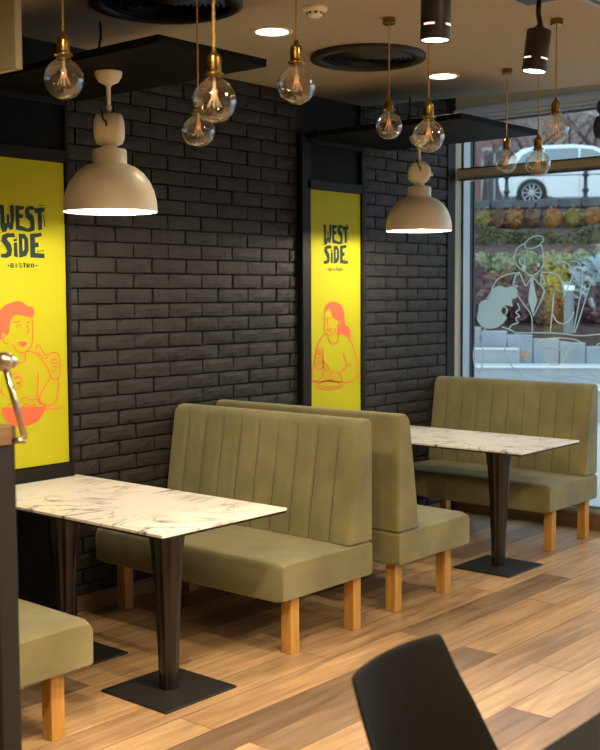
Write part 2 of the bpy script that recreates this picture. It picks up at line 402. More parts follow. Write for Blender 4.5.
# drawing on the glass: waiter and guests, plates
def wtf(a, b, lift):
    q = on_plane(460 + a / 3.571, 180 + b / 3.571, 0, XW - .008); return (q.x - lift, q.y, q.z)
D = MB(); WL = 4.2
for pts, cl in [([(198,546),(330,546),(430,556),(520,550),(700,556)],0),
    (ellipse(265,222,36,19,24,-.45),1),
    ([(235,224),(215,235),(200,252),(194,280),(204,305),(222,322),(240,333)],0),(ellipse(222,290,10,13,14),1),
    ([(290,232),(297,262),(298,300),(284,325),(262,340),(242,336),(228,318)],0),
    ([(215,335),(225,358),(235,378),(247,362),(258,345),(272,360),(286,374),(290,350),(288,332)],0),
    ([(215,335),(200,340),(190,374),(206,378),(194,392),(225,440),(255,484),(258,545)],0),
    ([(290,330),(303,368),(289,374),(301,396),(285,440),(262,486)],0),
    ([(215,330),(165,338),(130,360),(108,405),(96,425)],0),
    ([(290,328),(340,335),(362,360),(372,400),(366,430)],0),
    ([(335,404),(330,470),(322,545)],0),([(330,476),(345,504),(370,513),(395,496),(408,470)],0),
    ([(360,290),(384,298),(398,322),(410,346),(426,361)],0),([(395,290),(420,292),(434,315),(438,350),(432,400),(420,465),(405,545)],0),
    ([(386,318),(402,312),(414,320)],0),([(390,332),(404,325),(417,334)],0),([(398,346),(410,338),(420,346)],0),
    ([(402,348),(380,395),(366,432)],0),([(480,338),(456,400),(432,480),(410,545)],0),
    ([(205,440),(213,460),(200,472),(213,486),(199,493),(206,510),(186,517),(176,532)],0),(ellipse(157,467,11,15,16),1),
    ([(92,530),(62,568),(48,620),(55,668),(75,697)],0),([(150,524),(196,545),(224,592),(236,645)],0),([(68,572),(82,610),(80,660),(70,692)],0),
    ([(170,552),(160,600),(178,655),(222,702)],0),(ellipse(355,585,80,21,36),1),(ellipse(348,590,58,14,30),1),
    ([(300,600),(305,640),(330,660),(360,655),(378,625),(384,600)],0),([(272,690),(320,708),(400,700),(470,716),(480,700),(430,685),(350,680)],0),
    (ellipse(502,598,15,15,18),1),([(515,545),(560,480),(620,470),(660,520)],0),([(560,480),(575,400),(610,350),(650,365),(665,420),(640,470)],0)]:
    ribbon(D.bm, smooth_path(pts, 4, bool(cl)), WL, wtf, bool(cl), .001)
fill(D.bm, smooth_path([(65,470),(70,440),(88,428),(102,425),(108,398),(138,378),(165,384),(190,380),(206,396),(202,420),(185,428),(188,452),(165,447),(147,458),(148,480),(168,490),(150,515),(120,530),(82,526),(62,500)], 4, True), wtf, .001)
fill(D.bm, [(250,350),(262,350),(262,362),(276,430),(260,482),(244,430),(252,362)], wtf, .001)
fill(D.bm, ellipse(281,303,5,8,12), wtf, .001)
fill(D.bm, ellipse(228,312,9,10,12), wtf, .001)
D.build('window_drawing', 'frost', win, recalc=False)
D = MB()
for pts in ([(213,634),(222,612),(229,634)], [(216,626),(227,626)], [(234,612),(234,634)], [(247,612),(235,623),(247,634)]):
    ribbon(D.bm, pts, 4.5, wtf, False, .002)
D.build('lettering', 'gold_film', win, recalc=False)

# ================================================================ POSTER BOARDS
TFW = lambda scx, ox, oy: (lambda a, b, lift: (lambda q: (q.x, q.y - lift, q.z))(on_plane(ox + a / scx, oy + b / scx, 1, YP)))
YP = -.046
DZ = -.013
def offs(tf, dx):
    def g(a, b, l):
        q = tf(a, b, l); return (q[0] + dx, q[1], q[2])
    return g
def board(x0, x1, label, clabel):
    root = empty('poster_board', ((x0 + x1) / 2, -.02, 0), label, 'poster board', 'poster boards on the brick wall')
    root.location = (x0, 0, 0)
    W_ = x1 - x0
    m = MB(); m.box(0, W_, -.036, .01, 0, 2.72); m.build('backing', 'black', root)
    m = MB()
    m.box(0, .085, -.06, -.036, 0, 2.72); m.box(W_ - (.02 if x0 < 4 else .042), W_, -.06, -.036, 0, 2.72)
    for z in (.748, 2.372, 2.66): m.box(.05, W_ - .02, -.06, -.036, z, z + .06 + (.012 if z < 1 else 0))
    m.box(.05, W_ - .045, -.055, -.036, 0, .06)
    m.build('frame', 'blackframe', root, bevel=.003)
    m = MB(); m.box(.088, W_ - (.023 if x0 < 4 else .044), -.045, -.037, .826, 2.370)
    p = m.build('poster', 'yellow', root)
    c = empty('ceiling_canopy', (x0, 0, 2.69), clabel, 'canopy', 'black canopies above the tables')
    return root, p, c
bd1, ps1, cn1 = board(B1[0], B1[1], 'tall black board with yellow poster of a man eating, beside the left table', 'black flat canopy hanging over the left marble table and its lamp')
bd2, ps2, cn2 = board(B2[0], B2[1], 'tall black board with yellow poster of a long-haired woman eating, behind the benches', 'black flat canopy hanging near the window over the far lamp')
for c, x0, x1, yn in ((cn1, 3.06, 3.70, -1.38), (cn2, 5.52, 6.42, -1.225)):
    m = MB(); m.box(x0 - c.location.x, x1 - c.location.x, yn, -.062, 0, .034); m.build('panel', 'black', c, bevel=.003)
    m = MB(); m.box(.1, .55, -.10, -.062, .034, .06); m.build('bracket', 'blackframe', c)
def drawing(par, name, matn, items, width, tf, dx):
    m = MB(); t2 = lambda a, b, l: (lambda q: (q[0] + dx - par.parent.location.x, q[1], q[2] + (DZ if dx else 0)))(tf(a, b, l))
    for it in items:
        k, pts = it[0], it[1]
        if k == 'f': fill(m.bm, smooth_path(pts, 4, True), t2, .0008)
        elif k == 'F': fill(m.bm, pts, t2, .0008)
        elif k == 'c': ribbon(m.bm, smooth_path(pts, 4, True), width, t2, True, .0012)
        elif k == 's': ribbon(m.bm, pts, it[2], t2, False, .0010 + .0001 * items.index(it) * .5)
        else: ribbon(m.bm, smooth_path(pts, 4), width, t2, False, .0012)
    return m.build(name, matn, par, recalc=False)
# lettering traced in the logo's own square (11.54 units per photo pixel of the right poster)
tl = TFW(11.54, 320, 215)
letters = [
 # W E S T
 ('F', [(38,108),(66,112),(68,190),(72,270),(82,262),(84,190),(98,188),(100,262),(108,250),(106,112),(130,110),(132,200),(122,320),(100,325),(90,300),(78,340),(52,345),(42,300),(44,200)]),
 ('F', [(138,112),(196,120),(192,148),(164,150),(164,185),(188,190),(186,222),(164,224),(166,285),(202,300),(205,336),(140,322)]),
 ('F', [(258,118),(262,150),(232,148),(228,170),(255,200),(262,260),(262,325),(232,340),(200,338),(198,308),(228,306),(234,285),(230,250),(206,215),(200,170),(204,135),(225,115)]),
 ('F', [(262,135),(326,125),(330,160),(308,172),(310,318),(284,326),(282,175),(264,175)]),
 # S I D E
 ('F', [(130,352),(134,388),(92,388),(80,402),(108,450),(114,500),(106,548),(78,566),(42,562),(42,530),(72,528),(82,505),(66,460),(44,420),(52,370),(80,352)]),
 ('F', [(124,434),(146,428),(150,560),(124,552)]), ('F', [(124,404),(146,396),(146,418),(124,424)]),
 ('F', [(156,356),(198,358),(218,400),(220,500),(204,548),(158,564)]),
 ('F', [(230,356),(304,346),(306,378),(262,388),(262,430),(284,432),(286,468),(262,474),(262,520),(322,528),(322,566),(230,560)]),
 ('s', [(274,508),(318,500)], 7), ('s', [(290,112),(322,110)], 7), ('s', [(320,190),(326,290)], 6), ('s', [(20,330),(44,352)], 6),
]
hole = [('F', [(178,395),(190,408),(190,490),(180,512)])]
bis = []
def glyph(ch, x, y, h=36, w_=17):
    T = {'B': [[(0,0),(0,1)],[(0,0),(.8,.1),(.8,.4),(0,.5),(.9,.6),(.9,.9),(0,1)]], 'I': [[(.4,0),(.4,1)]], 'S': [[(.9,.1),(.2,0),(.1,.4),(.8,.6),(.8,.95),(0,.95)]],
         'T': [[(0,0),(1,0)],[(.5,0),(.5,1)]], 'R': [[(0,1),(0,0),(.8,.1),(.8,.45),(0,.5),(.9,1)]], 'O': [[(.1,.1),(.9,.1),(.9,.9),(.1,.9),(.1,.05)]], '.': [[(.3,.4),(.7,.4),(.7,.6),(.3,.6)]]}
    for st in T[ch]: bis.append(('s', [(x + a * w_, y + b * h) for a, b in st], 7.5))
for i, ch in enumerate('.BISTRO.'): glyph(ch, 78 + i * 26, 612)
woman_fill = [('f', [(108,135),(112,92),(138,60),(175,50),(215,62),(245,95),(258,140),(264,215),(290,240),(306,272),(300,310),(290,332),(270,308),(235,298),(203,302),(203,268),(208,232),(226,222),(228,198),(220,184),(203,188),(178,174),(160,145),(150,106),(138,110),(122,126)])]
woman = [('l', p_) for p_ in ([(108,130),(108,250),(116,285),(140,300),(165,298),(184,275),(190,248)], [(135,165),(128,212),(140,226)], [(113,176),(126,172)], [(146,178),(160,178)],
 [(128,255),(145,250),(160,252),(152,270),(136,268),(128,255)], [(205,192),(220,190),(216,220),(205,228)], [(140,300),(138,330),(155,360),(180,370),(205,355),(213,325),(206,300)],
 [(135,292),(95,310),(68,348),(50,400),(38,460),(20,560),(12,612),(26,642),(60,642),(88,620)], [(292,330),(322,380),(346,470),(353,560),(345,612),(310,642),(265,656),(232,648)],
 [(250,430),(262,480),(276,530),(250,560),(220,592)], [(275,527),(306,518)], [(60,425),(46,440),(38,480),(35,530),(52,552),(88,548),(100,510),(92,480),(70,470),(50,480)], [(52,505),(85,500)], [(52,525),(85,522)],
 [(52,400),(60,430),(72,445),(66,400)], [(72,445),(98,432),(90,400)], [(96,445),(102,612)], [(100,497),(130,530),(146,558),(128,576),(114,556),(96,522)],
 [(150,612),(165,580),(186,570),(216,590),(236,622),(236,652)], [(150,635),(175,620),(205,630)], [(90,662),(106,630),(125,615),(145,628),(160,650),(175,655)], [(110,650),(130,640),(145,655)],
 [(-6,650),(70,645)], [(345,612),(385,612)])] + [('c', ellipse(143,677,98,34)), ('c', ellipse(143,668,76,24))]
woman = [(a, b) for a, b in woman]
man_fill = [('f', [(-15,440),(-20,385),(0,360),(18,345),(40,336),(62,334),(82,348),(98,352),(103,370),(94,382),(70,378),(45,376),(32,394),(28,424),(22,434),(8,430),(4,450)]),
            ('F', [(4,652),(135,650),(131,672),(112,696),(90,706),(60,710),(30,706),(12,684)]), ('f', [(55,455),(80,456),(76,467),(64,470)])]
M2 = lambda L: [(a * .6, 420 + b * .6) for a, b in L]   # from the closer crop
man = [('l', p_) for p_ in ([(95,380),(98,412),(97,450),(90,474),(70,488),(50,482),(38,462)], [(22,434),(10,442),(14,458),(28,462)], [(48,412),(56,404),(62,412)], [(80,405),(86,425),(78,434)], [(36,398),(60,394)], [(78,396),(90,398)],
 M2([(50,110),(58,150),(85,168),(115,160),(128,140),(125,115)]), M2([(130,105),(170,115),(210,150),(240,195),(252,232)]), M2([(190,210),(190,270),(188,330),(202,372)]),
 M2([(252,240),(225,280),(205,320),(198,352),(230,375),(265,372),(285,340),(293,280),(290,240)]), M2([(178,100),(186,76),(202,85),(220,118),(240,130),(225,142),(200,125),(180,108)]),
 M2([(240,125),(265,112),(290,120),(300,150),(300,210),(290,240),(265,245),(248,225)]), M2([(285,145),(258,150),(256,166),(290,165)]), M2([(255,182),(288,186)]), M2([(260,205),(286,206)]),
 M2([(35,250),(75,215),(92,225),(70,243),(104,238),(108,255),(80,268),(104,270),(95,290),(55,302)]), M2([(24,410),(40,376),(65,366),(90,372),(105,345),(130,335),(155,350),(180,345),(200,365),(226,380),(226,404)]),
 M2([(115,385),(130,368),(146,384)]), M2([(152,380),(166,370),(182,384)]), M2([(-60,420),(20,412)]), M2([(226,398),(320,388)]), M2([(20,130),(-20,150),(-50,200),(-70,320),(-40,380)]), M2([(-20,240),(0,300),(24,330)]))]
dx12 = -2.491
for par, dx in ((ps2, 0), (ps1, dx12)):
    drawing(par, 'lettering', 'ink_dark', letters, 6, tl, dx)
    h_ = drawing(par, 'letter_counter', 'yellow', hole, 6, lambda a, b, l: tl(a, b, l + .002), dx)
    drawing(par, 'small_lettering', 'ink_dark', bis, 6, tl, dx)
tw_ = TFW(7.5, 310, 295)
drawing(ps2, 'drawing_of_woman', 'ink_red', woman_fill + woman, 7.5, tw_, 0)
tm_ = TFW(3.0, 0, 190)
drawing(ps1, 'drawing_of_man', 'ink_red', man_fill + man, 3.4, tm_, 0)

# ================================================================ BENCHES
BL = 1.352; BD = .704
def make_bench():
    root = empty('banquette_bench', (0, 0, 0))
    h = BL / 2
    # seat box: front at x=0, back at x=BD; soft rounded
    m = MB()
    prof = [(.0, .275), (.008, .266), (BD - .012, .266), (BD, .278), (BD, .437), (BD - .012, .447), (.035, .455), (.012, .445), (.0, .42)]
    ny = 30; rings = []
    for i in range(ny + 1):
        y = -h + BL * i / ny; e = min(i, ny - i)
        pin = .010 if e == 0 else 0
        ring = []
        for (x, z) in prof:
            cx, cz = BD / 2, .36
            zz = z + (.006 * sin(pi * i / ny) if z > .44 else 0)
            ring.append(m.bm.verts.new((x + (pin if x < cx else -pin), y, zz + (pin if z < cz else -pin))))
        rings.append(ring)
    n = len(prof)
    for i in range(ny):
        for k in range(n): m.bm.faces.new((rings[i][k], rings[i][(k+1) % n], rings[i+1][(k+1) % n], rings[i+1][k]))
    m.bm.faces.new(rings[0]); m.bm.faces.new(rings[-1][::-1])
    s = m.build('seat', 'velvet', root, smooth=True, bevel=.006, seg=3, angle=25)
    # backrest with sewn vertical channels on its front
    m = MB(); nc = 10; sub = 8; ny = nc * sub
    zb, zt = .449, 1.069
    def section(y, g, pin):
        pts = []
        xf0, xf1 = BD - .205, BD - .105      # front foot, front head
        for t in (0, .04, .2, .4, .6, .8, .93):
            z = zb + (zt - zb) * t; x = xf0 + (xf1 - xf0) * (t ** 1.1)
            pts.append((x + g * (1 if t < .9 else .7), z))
        pts += [(xf1 + .012 + g * .5, zt - .018), (xf1 + .032, zt - .003 - g * .3), (xf1 + .06, zt), (BD - .02, zt - .004), (BD - .004, zt - .02), (BD - .002, .8), (BD, zb)]
        cx, cz = BD - .09, .76
        return [(x + (cx - x) * pin, z if z <= zb + .001 else z - (z - cz) * pin * .12) for x, z in pts]
    rings = []
    for i in range(ny + 1):
        y = -h + BL * i / ny; t = (i % sub) / sub
        g = .010 * math.exp(-((min(t, 1 - t)) / .10) ** 2) if 0 < i < ny else .004
        pin = .10 if i in (0, ny) else (.03 if i in (1, ny - 1) else 0)
        rings.append([m.bm.verts.new((x, y + (.004 if i == 0 else -.004 if i == ny else 0), z)) for x, z in section(y, g, pin)])
    n = len(rings[0])
    for i in range(ny):
        for k in range(n): m.bm.faces.new((rings[i][k], rings[i][(k+1) % n], rings[i+1][(k+1) % n], rings[i+1][k]))
    m.bm.faces.new(rings[0]); m.bm.faces.new(rings[-1][::-1])
    b = m.build('backrest', 'velvet', root, smooth=True, bevel=.008, seg=3, angle=50)
    # stitching in each channel groove
    m = MB()
    for k in range(1, nc):
        y = -h + BL * k / nc
        pts = []
        for t in (0.01, .2, .4, .6, .8, .93):
            pts.append((BD - .205 + .1 * t ** 1.1 + .0085, y, zb + (zt - zb) * t))
        m.tube(pts, .0022, 5)
    m.build('stitching', 'seam', b)
    for sx, sy in ((.13, -h + .065), (BD - .095, -h + .065), (.13, h - .10), (BD - .095, h - .10)):
        l = MB(); l.box(sx - .031, sx + .031, sy - .031, sy + .031, 0, .268); l.build('leg', 'oakleg', root, bevel=.003)
    return root
proto = make_bench()
YB = -.03 - BL / 2
bench_at = [
 (3.776, YB, 0, 'olive velvet bench facing the left marble table, backed against another bench'),
 (5.394, YB - .003, pi, 'olive velvet bench with its back to the left bench, facing the far table'),
 (6.452, -1.315 + BL / 2 * .953, 0, 'olive velvet bench standing in front of the window, behind the far table'),
 (2.682, YB - .01, pi, 'olive velvet bench end at the lower left, beside the dark partition')]
for i, (x, y, rz, lab) in enumerate(bench_at):
    o = proto if i == 0 else copy_tree(proto)
    if i == 2: o.scale = (1, .953, 1)
    o.location = (x, y, 0); o.rotation_euler = (0, 0, rz); tag(o, lab, 'bench', 'olive velvet booth benches')

# ================================================================ TABLES
def make_table(w_, l_):
    root = empty('bistro_table', (0, 0, 0))
    m = MB(); m.box(-w_/2, w_/2, -l_/2, l_/2, .738, .75)
    t = m.build('tabletop', 'marble', root, bevel=.0015)
    m = MB(); m.box(-w_/2 + .002, w_/2 - .002, -l_/2 + .002, l_/2 - .002, .729, .7378); m.build('edge_band', 'blackframe', t)
    m = MB(); m.box(-.205, .205, -.205, .205, 0, .010); bp_ = m.build('base_plate', 'darkframe', root, bevel=.002)
    m = MB(); m.lathe([(.042, .010), (.043, .03), (.048, .2), (.058, .42), (.072, .62), (.084, .715), (.086, .729)], 24, facet=.07, close=True)
    m.build('column', MT['gloss'], root)
    return root
MT['gloss'] = mat('gloss_black', (.008, .006, .005), .26, spec=.6)
t1 = make_table(.742, .745)
tabs = [((3.30, -1.135), (3.19, -1.25), 'marble bistro table at the left, near one of the joined pair, nearest the viewer'),
        ((3.30, -.389), (3.19, -.54), 'marble bistro table of the joined left pair, the one touching the poster wall'),
        ((6.187, -1.108), (5.98, -1.225), 'marble bistro table in front of the window bench, its end towards the room'),
        ((6.187, -.388), (5.98, -.50), 'marble bistro table by the far brick wall, half hidden behind the bench backs')]
for i, ((cx, cy), (bx, by), lab) in enumerate(tabs):
    o = t1 if i == 0 else copy_tree(t1)
    if i > 1: o.scale = (1, .966, 1)
    o.location = (cx, cy, 0); tag(o, lab, 'table', 'white marble tables on black pedestals')
    for ch in [c for c in bpy.data.objects if c.parent == o]:
        if ch.name.startswith(('base_plate', 'column')):
            ch.location = (bx - cx, by - cy, 0)

# ================================================================ PENDANT LAMPS
def lamp(x, y, zr, rz, label):
    root = empty('dome_pendant_lamp', (x, y, zr), label, 'lamp', 'cream dome pendant lamps')
    out = [(.210, 0), (.211, .012), (.208, .048), (.198, .092), (.180, .135), (.152, .172), (.115, .200), (.080, .213), (.077, .216), (.077, .272), (.072, .280), (.030, .284)]
    m = MB(); m.lathe(out, 48)
    m.build('shade', 'lamp_white', root, smooth=True)
    m = MB(); m.lathe([(.209, .0005), (.202, .004), (.198, .045), (.187, .085), (.168, .122), (.140, .153), (.100, .18), (.03, .186), (.0005, .186)], 48)
    m.build('shade_lining', 'lamp_in', root, smooth=True)
    m = MB(); m.lathe([(.0005, .06), (.035, .06), (.05, .08), (.045, .12), (.03, .14), (.025, .18)], 24)
    m.build('bulb', 'lit', root, smooth=True)
    m = MB(); m.lathe([(.045, .282), (.030, .296), (.018, .302), (.014, .316)], 24, close=True); m.build('neck', 'lamp_white', root, smooth=True)
    a = cos(rz); b = sin(rz)
    # drum-shaped housing lying on its side
    d = empty('tmp', (0, 0, 0)); bpy.data.objects.remove(d)
    m = MB(); m.lathe([(.0005, -.062), (.055, -.062), (.070, -.055), (.077, -.035), (.077, .035), (.070, .055), (.055, .062), (.0005, .062)], 36, axis='Y')
    h = m.build('housing', 'lamp_white', root, smooth=True); h.location = (0, 0, .368); h.scale = (.95, 1, .95); h.rotation_euler = (0, 0, rz)
    m = MB(); m.lathe([(.077, -.004), (.0785, 0), (.077, .004)], 36, axis='Y'); m.tube([(.07, 0, -.01), (.094, 0, -.01)], .011, 10)
    g = m.build('clamp_screw', 'lamp_white', h, smooth=True)
    m = MB(); m.lathe([(.012, .448), (.014, .47), (.006, .475)], 12, close=True)
    m.tube([(0, 0, .47), (0.008, 0, .49), (0, 0, .505), (-.008, 0, .49), (0, 0, .472)], .003, 6)
    m.tube([(0, 0, .50), (0, .008, .515), (0, 0, .53), (0, -.008, .515), (0, 0, .50)], .003, 6)
    m.build('chain', 'lamp_white', root, smooth=True)
    top = 2.688 - zr
    m = MB(); m.lathe([(.009, top - .165), (.010, top - .07), (.016, top - .058), (.045, top - .045), (.060, top - .02), (.063, top - .003), (.063, top)], 32, close=True)
    m.build('ceiling_rose', 'lamp_white', root, smooth=True)
    m = MB(); fx, fy = -RT.y, RT.x
    cx_, cy_ = -FW.x * .066, -FW.y * .066
    m.tube([Vector(p) for p in smooth3([(0, .012, top - .155), (.016 * RT.x, .016 * RT.y, top - .175), (-.018 * RT.x + cx_ * .3, -.018 * RT.y + cy_ * .3, top - .20), (cx_ * 1.0 - .02 * RT.x, cy_ * 1.0 - .02 * RT.y, .445), (cx_ * 1.36 - .012 * RT.x, cy_ * 1.36 - .012 * RT.y, .405), (cx_ * 1.28, cy_ * 1.28, .388), (cx_ * 1.1, cy_ * 1.1, .375)])], .0045, 8)
    m.build('cable', 'cable', root, smooth=True)
    l = light('lamp_light', 'POINT', (x, y, zr + .022), 17, (1, .86, .68), .03)
    return root
def smooth3(pts, k=6):
    P = [Vector(p) for p in pts]; out = []; n = len(P)
    for i in range(n - 1):
        p0 = P[max(i-1, 0)]; p1 = P[i]; p2 = P[i+1]; p3 = P[min(i+2, n-1)]
        for j in range(k):
            t = j / k; out.append(.5 * ((2*p1) + (-p0+p2)*t + (2*p0-5*p1+4*p2-p3)*t*t + (-p0+3*p1-3*p2+p3)*t**3))
    out.append(P[-1]); return out
lamp(3.30, -.785, 2.066, R(-50) + pi/2, 'cream dome pendant lamp hanging over the left marble table')
lamp(5.95, -.64, 2.091, R(-50), 'cream dome pendant lamp hanging near the window, over the far table')

# ================================================================ GLOBE BULBS
def globe(first=None):
    root = empty('globe_bulb_pendant', (0, 0, 0))
    r = .0625
    prof = [(.0005, -r)] + [(r * cos(a), r * sin(a)) for a in [R(d) for d in range(-80, 61, 10)]] + [(.024, .060), (.019, .068), (.0175, .076)]
    m = MB(); m.lathe(prof, 32); gl = m.build('glass_globe', 'bulb', root, smooth=True)
    m = MB(); m.lathe([(.0185, .066), (.0195, .070), (.029, .072), (.029, .076), (.019, .080), (.0205, .085), (.0205, .118), (.017, .128), (.009, .134), (.006, .146), (.003, .148)], 24, close=True)
    m.build('socket', 'brass', root, smooth=True, bevel=.001)
    m = MB(); m.lathe([(.004, .07), (.004, .035), (.010, .028), (.002, .0), (.002, -.02)], 10, close=True); m.build('stem', 'filw', gl, smooth=True)
    m = MB()
    for k in range(4):
        a = k * pi / 2 + .4
        m.tube([(.004 * cos(a), .004 * sin(a), .030), (.010 * cos(a), .010 * sin(a), .006)], .0009, 5)
    m.build('filament', 'fil', gl)
    m = MB()
    pts = []
    for k in range(60):
        a = k / 60 * 2 * pi; pts.append(((.018 + .006 * cos(6*a)) * cos(a), (.018 + .006 * cos(6*a)) * sin(a), -.010 + .010 * sin(6*a)))
    m.bm.free(); m = MB()
    for k in range(9):
        a = k * 2 * pi / 9; m.tube([(.009 * cos(a), .009 * sin(a), .008), (.021 * cos(a), .021 * sin(a), -.018)], .0008, 5)
        m.tube([(.021 * cos(a), .021 * sin(a), -.018), (.010 * cos(a + .3), .010 * sin(a + .3), .004)], .0006, 4)
    m.build('filament_wire', 'filw', gl)
    return root
gp = globe()
bulbs = [((2.216, -1.869, 2.367), 'globe bulb pendant hanging furthest left, in front of the black canopy'),
 ((2.289, -2.457, 2.242), 'largest looking globe bulb pendant, just left of the ceiling downlight'),
 ((3.006, -1.657, 2.311), 'small looking globe bulb pendant hanging just below and behind the largest one'),
 ((2.829, -2.300, 2.378), 'globe bulb pendant hanging directly beneath the left round downlight'),
 ((4.323, -1.588, 2.481), 'globe bulb pendant in front of the right round ceiling vent, its brass ceiling cap visible'),
 ((3.683, -2.244, 2.305), 'globe bulb pendant hanging in front of the far dome lamp'),
 ((5.7457, -1.392, 2.450), 'globe bulb pendant furthest from the viewer, leftmost of three before the window'),
 ((5.063, -1.968, 2.336), 'globe bulb pendant in the middle of the three before the window'),
 ((4.867, -2.166, 2.468), 'globe bulb pendant highest and rightmost of the three before the window')]
for i, (c, lab) in enumerate(bulbs):
    o = gp if i == 0 else copy_tree(gp)
    o.location = c; o.rotation_euler = (0, 0, i * .9); tag(o, lab, 'pendant bulb', 'globe filament bulbs on gold cords')
    top = ZC - c[2]
    m = MB()
    n_ = 40; pts = [(.0012 * cos(k * 1.9), .0012 * sin(k * 1.9), .145 + (top - .03 - .145) * k / n_) for k in range(n_ + 1)]
    m.tube(pts, .0032, 6); m.build('cord', 'cord', o)
    m = MB(); m.lathe([(.0005, top - .03), (.028, top - .03), (.030, top - .027), (.030, top)], 24, close=True); m.build('ceiling_cap', 'brass', o, smooth=True, bevel=.001)

# ================================================================ CEILING FITTINGS
labs = {0: 'round recessed downlight glowing warm, beside the left canopy', 1: 'round recessed downlight glowing warm, nearer the window right of the vent'}
for i, (x, y) in enumerate(DOWN_AND_FILL_LIGHTS):  # past the first two these are fittings of the added fill lamps
    t = empty('ceiling_downlight_or_fill', (x, y, ZC), labs.get(i, 'round fill light added out of view in the ceiling over the room in front'), 'ceiling light', 'round recessed ceiling downlights')
    m = MB(); m.lathe([(.080, -.004), (.098, -.006), (.104, 0), (.080, 0)], 36); m.build('trim_ring', 'lamp_white', t, smooth=True)
    m = MB(); m.lathe([(.0005, -.003), (.081, -.003)], 36); m.build('diffuser', 'lit', t)
def vent(x, y, r, label):
    t = empty('ceiling_vent', (x, y, ZC), label, 'air vent', 'round black ceiling vents')
    m = MB(); m.lathe([(r, 0), (r, -.022), (r - .015, -.028), (r - .055, -.026), (r - .06, -.012)], 64); m.build('rim', 'ventblack', t, smooth=True)
    m = MB(); m.lathe([(.0005, -.008), (r - .05, -.008)], 64); p = m.build('backing', 'ventblack', t)
    m = MB(); k = r - .085
    while k > .04:
        m.lathe([(k + .011, -.011), (k, -.026), (k - .003, -.024), (k + .006, -.010)], 48); k -= .026
    m.build('louvres', 'ventblack', t)
vent(4.925, -1.01, .312, 'round black slotted vent in the ceiling right of the left downlight')
vent(3.42, -1.04, .335, 'round black vent in the ceiling above the left canopy, cut by the photo top')
# smoke detector
t = empty('smoke_detector', (3.947, -1.451, ZC), 'small round white smoke detector on the ceiling near the vent', 'smoke detector')
m = MB(); m.lathe([(.056, 0), (.056, -.012), (.050, -.018), (.034, -.020)], 32, close=True); m.build('base', 'lamp_white', t, smooth=True, bevel=.001)
m = MB(); m.lathe([(.034, -.020), (.034, -.034), (.026, -.042), (.0005, -.044)], 32); m.build('cap', 'lamp_white', t, smooth=True)
m = MB()
for k in range(8): m.box(.0335 * cos(k*pi/4) - .004, .0335 * cos(k*pi/4) + .004, .0335 * sin(k*pi/4) - .004, .0335 * sin(k*pi/4) + .004, -.032, -.023)
m.build('slot', 'ventblack', t)
# track spotlights
def spot(c, aim, top, label, r=.051, hgt=.19):
    t = empty('track_spotlight', c, label, 'spotlight', 'black cylinder spotlights')
    z = (Vector(c) - Vector(aim)).normalized(); q = z.to_track_quat('Z', 'Y'); t.rotation_mode = 'QUATERNION'; t.rotation_quaternion = q
    m = MB(); m.lathe([(r - .006, 0.004), (r - .002, 0), (r, .003), (r, hgt - .004), (r - .004, hgt), (.0005, hgt)], 40); m.build('body', 'spotblack', t, smooth=True)
    m = MB(); m.lathe([(.0005, .004), (r - .004, .004)], 40); m.build('lens', 'litcool', t)
    for k in range(4):
        m = MB(); a0 = k * pi / 2 + .25; rr = r + .0007; V = []
        for j in range(7):
            a = a0 + j / 6 * .75; V.append((m.bm.verts.new((rr * cos(a), rr * sin(a), .047)), m.bm.verts.new((rr * cos(a), rr * sin(a), .052))))
        for j in range(6): m.bm.faces.new((V[j][0], V[j+1][0], V[j+1][1], V[j][1]))
        m.build('light_slot', 'litslot', t)
    # joint arm up to the ceiling box, in the spot's own frame
    inv = q.inverted(); pt = inv @ (Vector(top) - Vector(c))
    m = MB(); a = Vector((0, 0, hgt - .004)); mid = (a + pt) / 2 + Vector((.02, .0, .0))
    m.tube(smooth3([a, a + Vector((0, 0, .03)), mid, pt - (inv @ Vector((0, 0, .02))), pt]), .011, 10); m.lathe([(.020, hgt - .006), (.020, hgt + .012), (.012, hgt + .02)], 16, close=True)
    m.build('arm', 'spotblack', t, smooth=True)
    return t
c2 = CAM + ray(534, 72) * 4.46; c1 = CAM + ray(435, 41) * 3.75
spot(tuple(c2), tuple((c2 - RT * .30) * 1.0 + Vector((0, 0, -c2.z))), (4.20, -2.44, 2.93), 'black cylinder spotlight on an arm under the ceiling box, beside the window bulbs', .049, .165)
spot(tuple(c1), (c1.x + .04, c1.y + .08, 0), (c1.x, c1.y, 2.93), 'black cylinder spotlight cut by the photo top, right of the vent', .0505, .24)
light('spot_beam', 'SPOT', (c2.x - .01, c2.y - .02, c2.z - .02), 40, (.9, .88, 1.0), .04, 55, (c2.x - .25, c2.y - .5, 0), .8)
light('spot_beam', 'SPOT', (c1.x + .01, c1.y + .01, c1.z - .02), 150, (1, .80, .54), .04, 58, (3.15, -2.0, 0), .9)
m = MB(); m.box(4.06, 4.402, -2.55, -2.273, 2.935, ZC); m.tube([(4.20, -2.44, 2.895), (4.20, -2.44, 2.935)], .02, 12)
tag(m.build('track_adapter_box', 'spotblack', bevel=.003), 'black ceiling box that holds the spotlight beside the window bulbs', 'track box')
m = MB(); m.box(c1.x - .10, c1.x + .10, c1.y - .05, c1.y + .05, 2.925, ZC)
tag(m.build('track_adapter_box', 'spotblack', bevel=.003), 'black ceiling box above the spotlight cut by the photo top', 'track box')
# linear air diffuser at the upper right
t = empty('linear_diffuser', (4.62, -2.42, ZC), 'pale linear ceiling diffuser with dark slots at the upper right corner', 'air diffuser')
m = MB(); m.box(-.3, 1.6, -.19, -.005, -.012, 0); m.build('frame', 'frame_grey', t, bevel=.002)
m = MB()
for k in range(3): m.box(-.29, 1.59, -.17 + k * .055, -.145 + k * .055, -.0135, -.0115)
m.build('slot', 'ventblack', t)
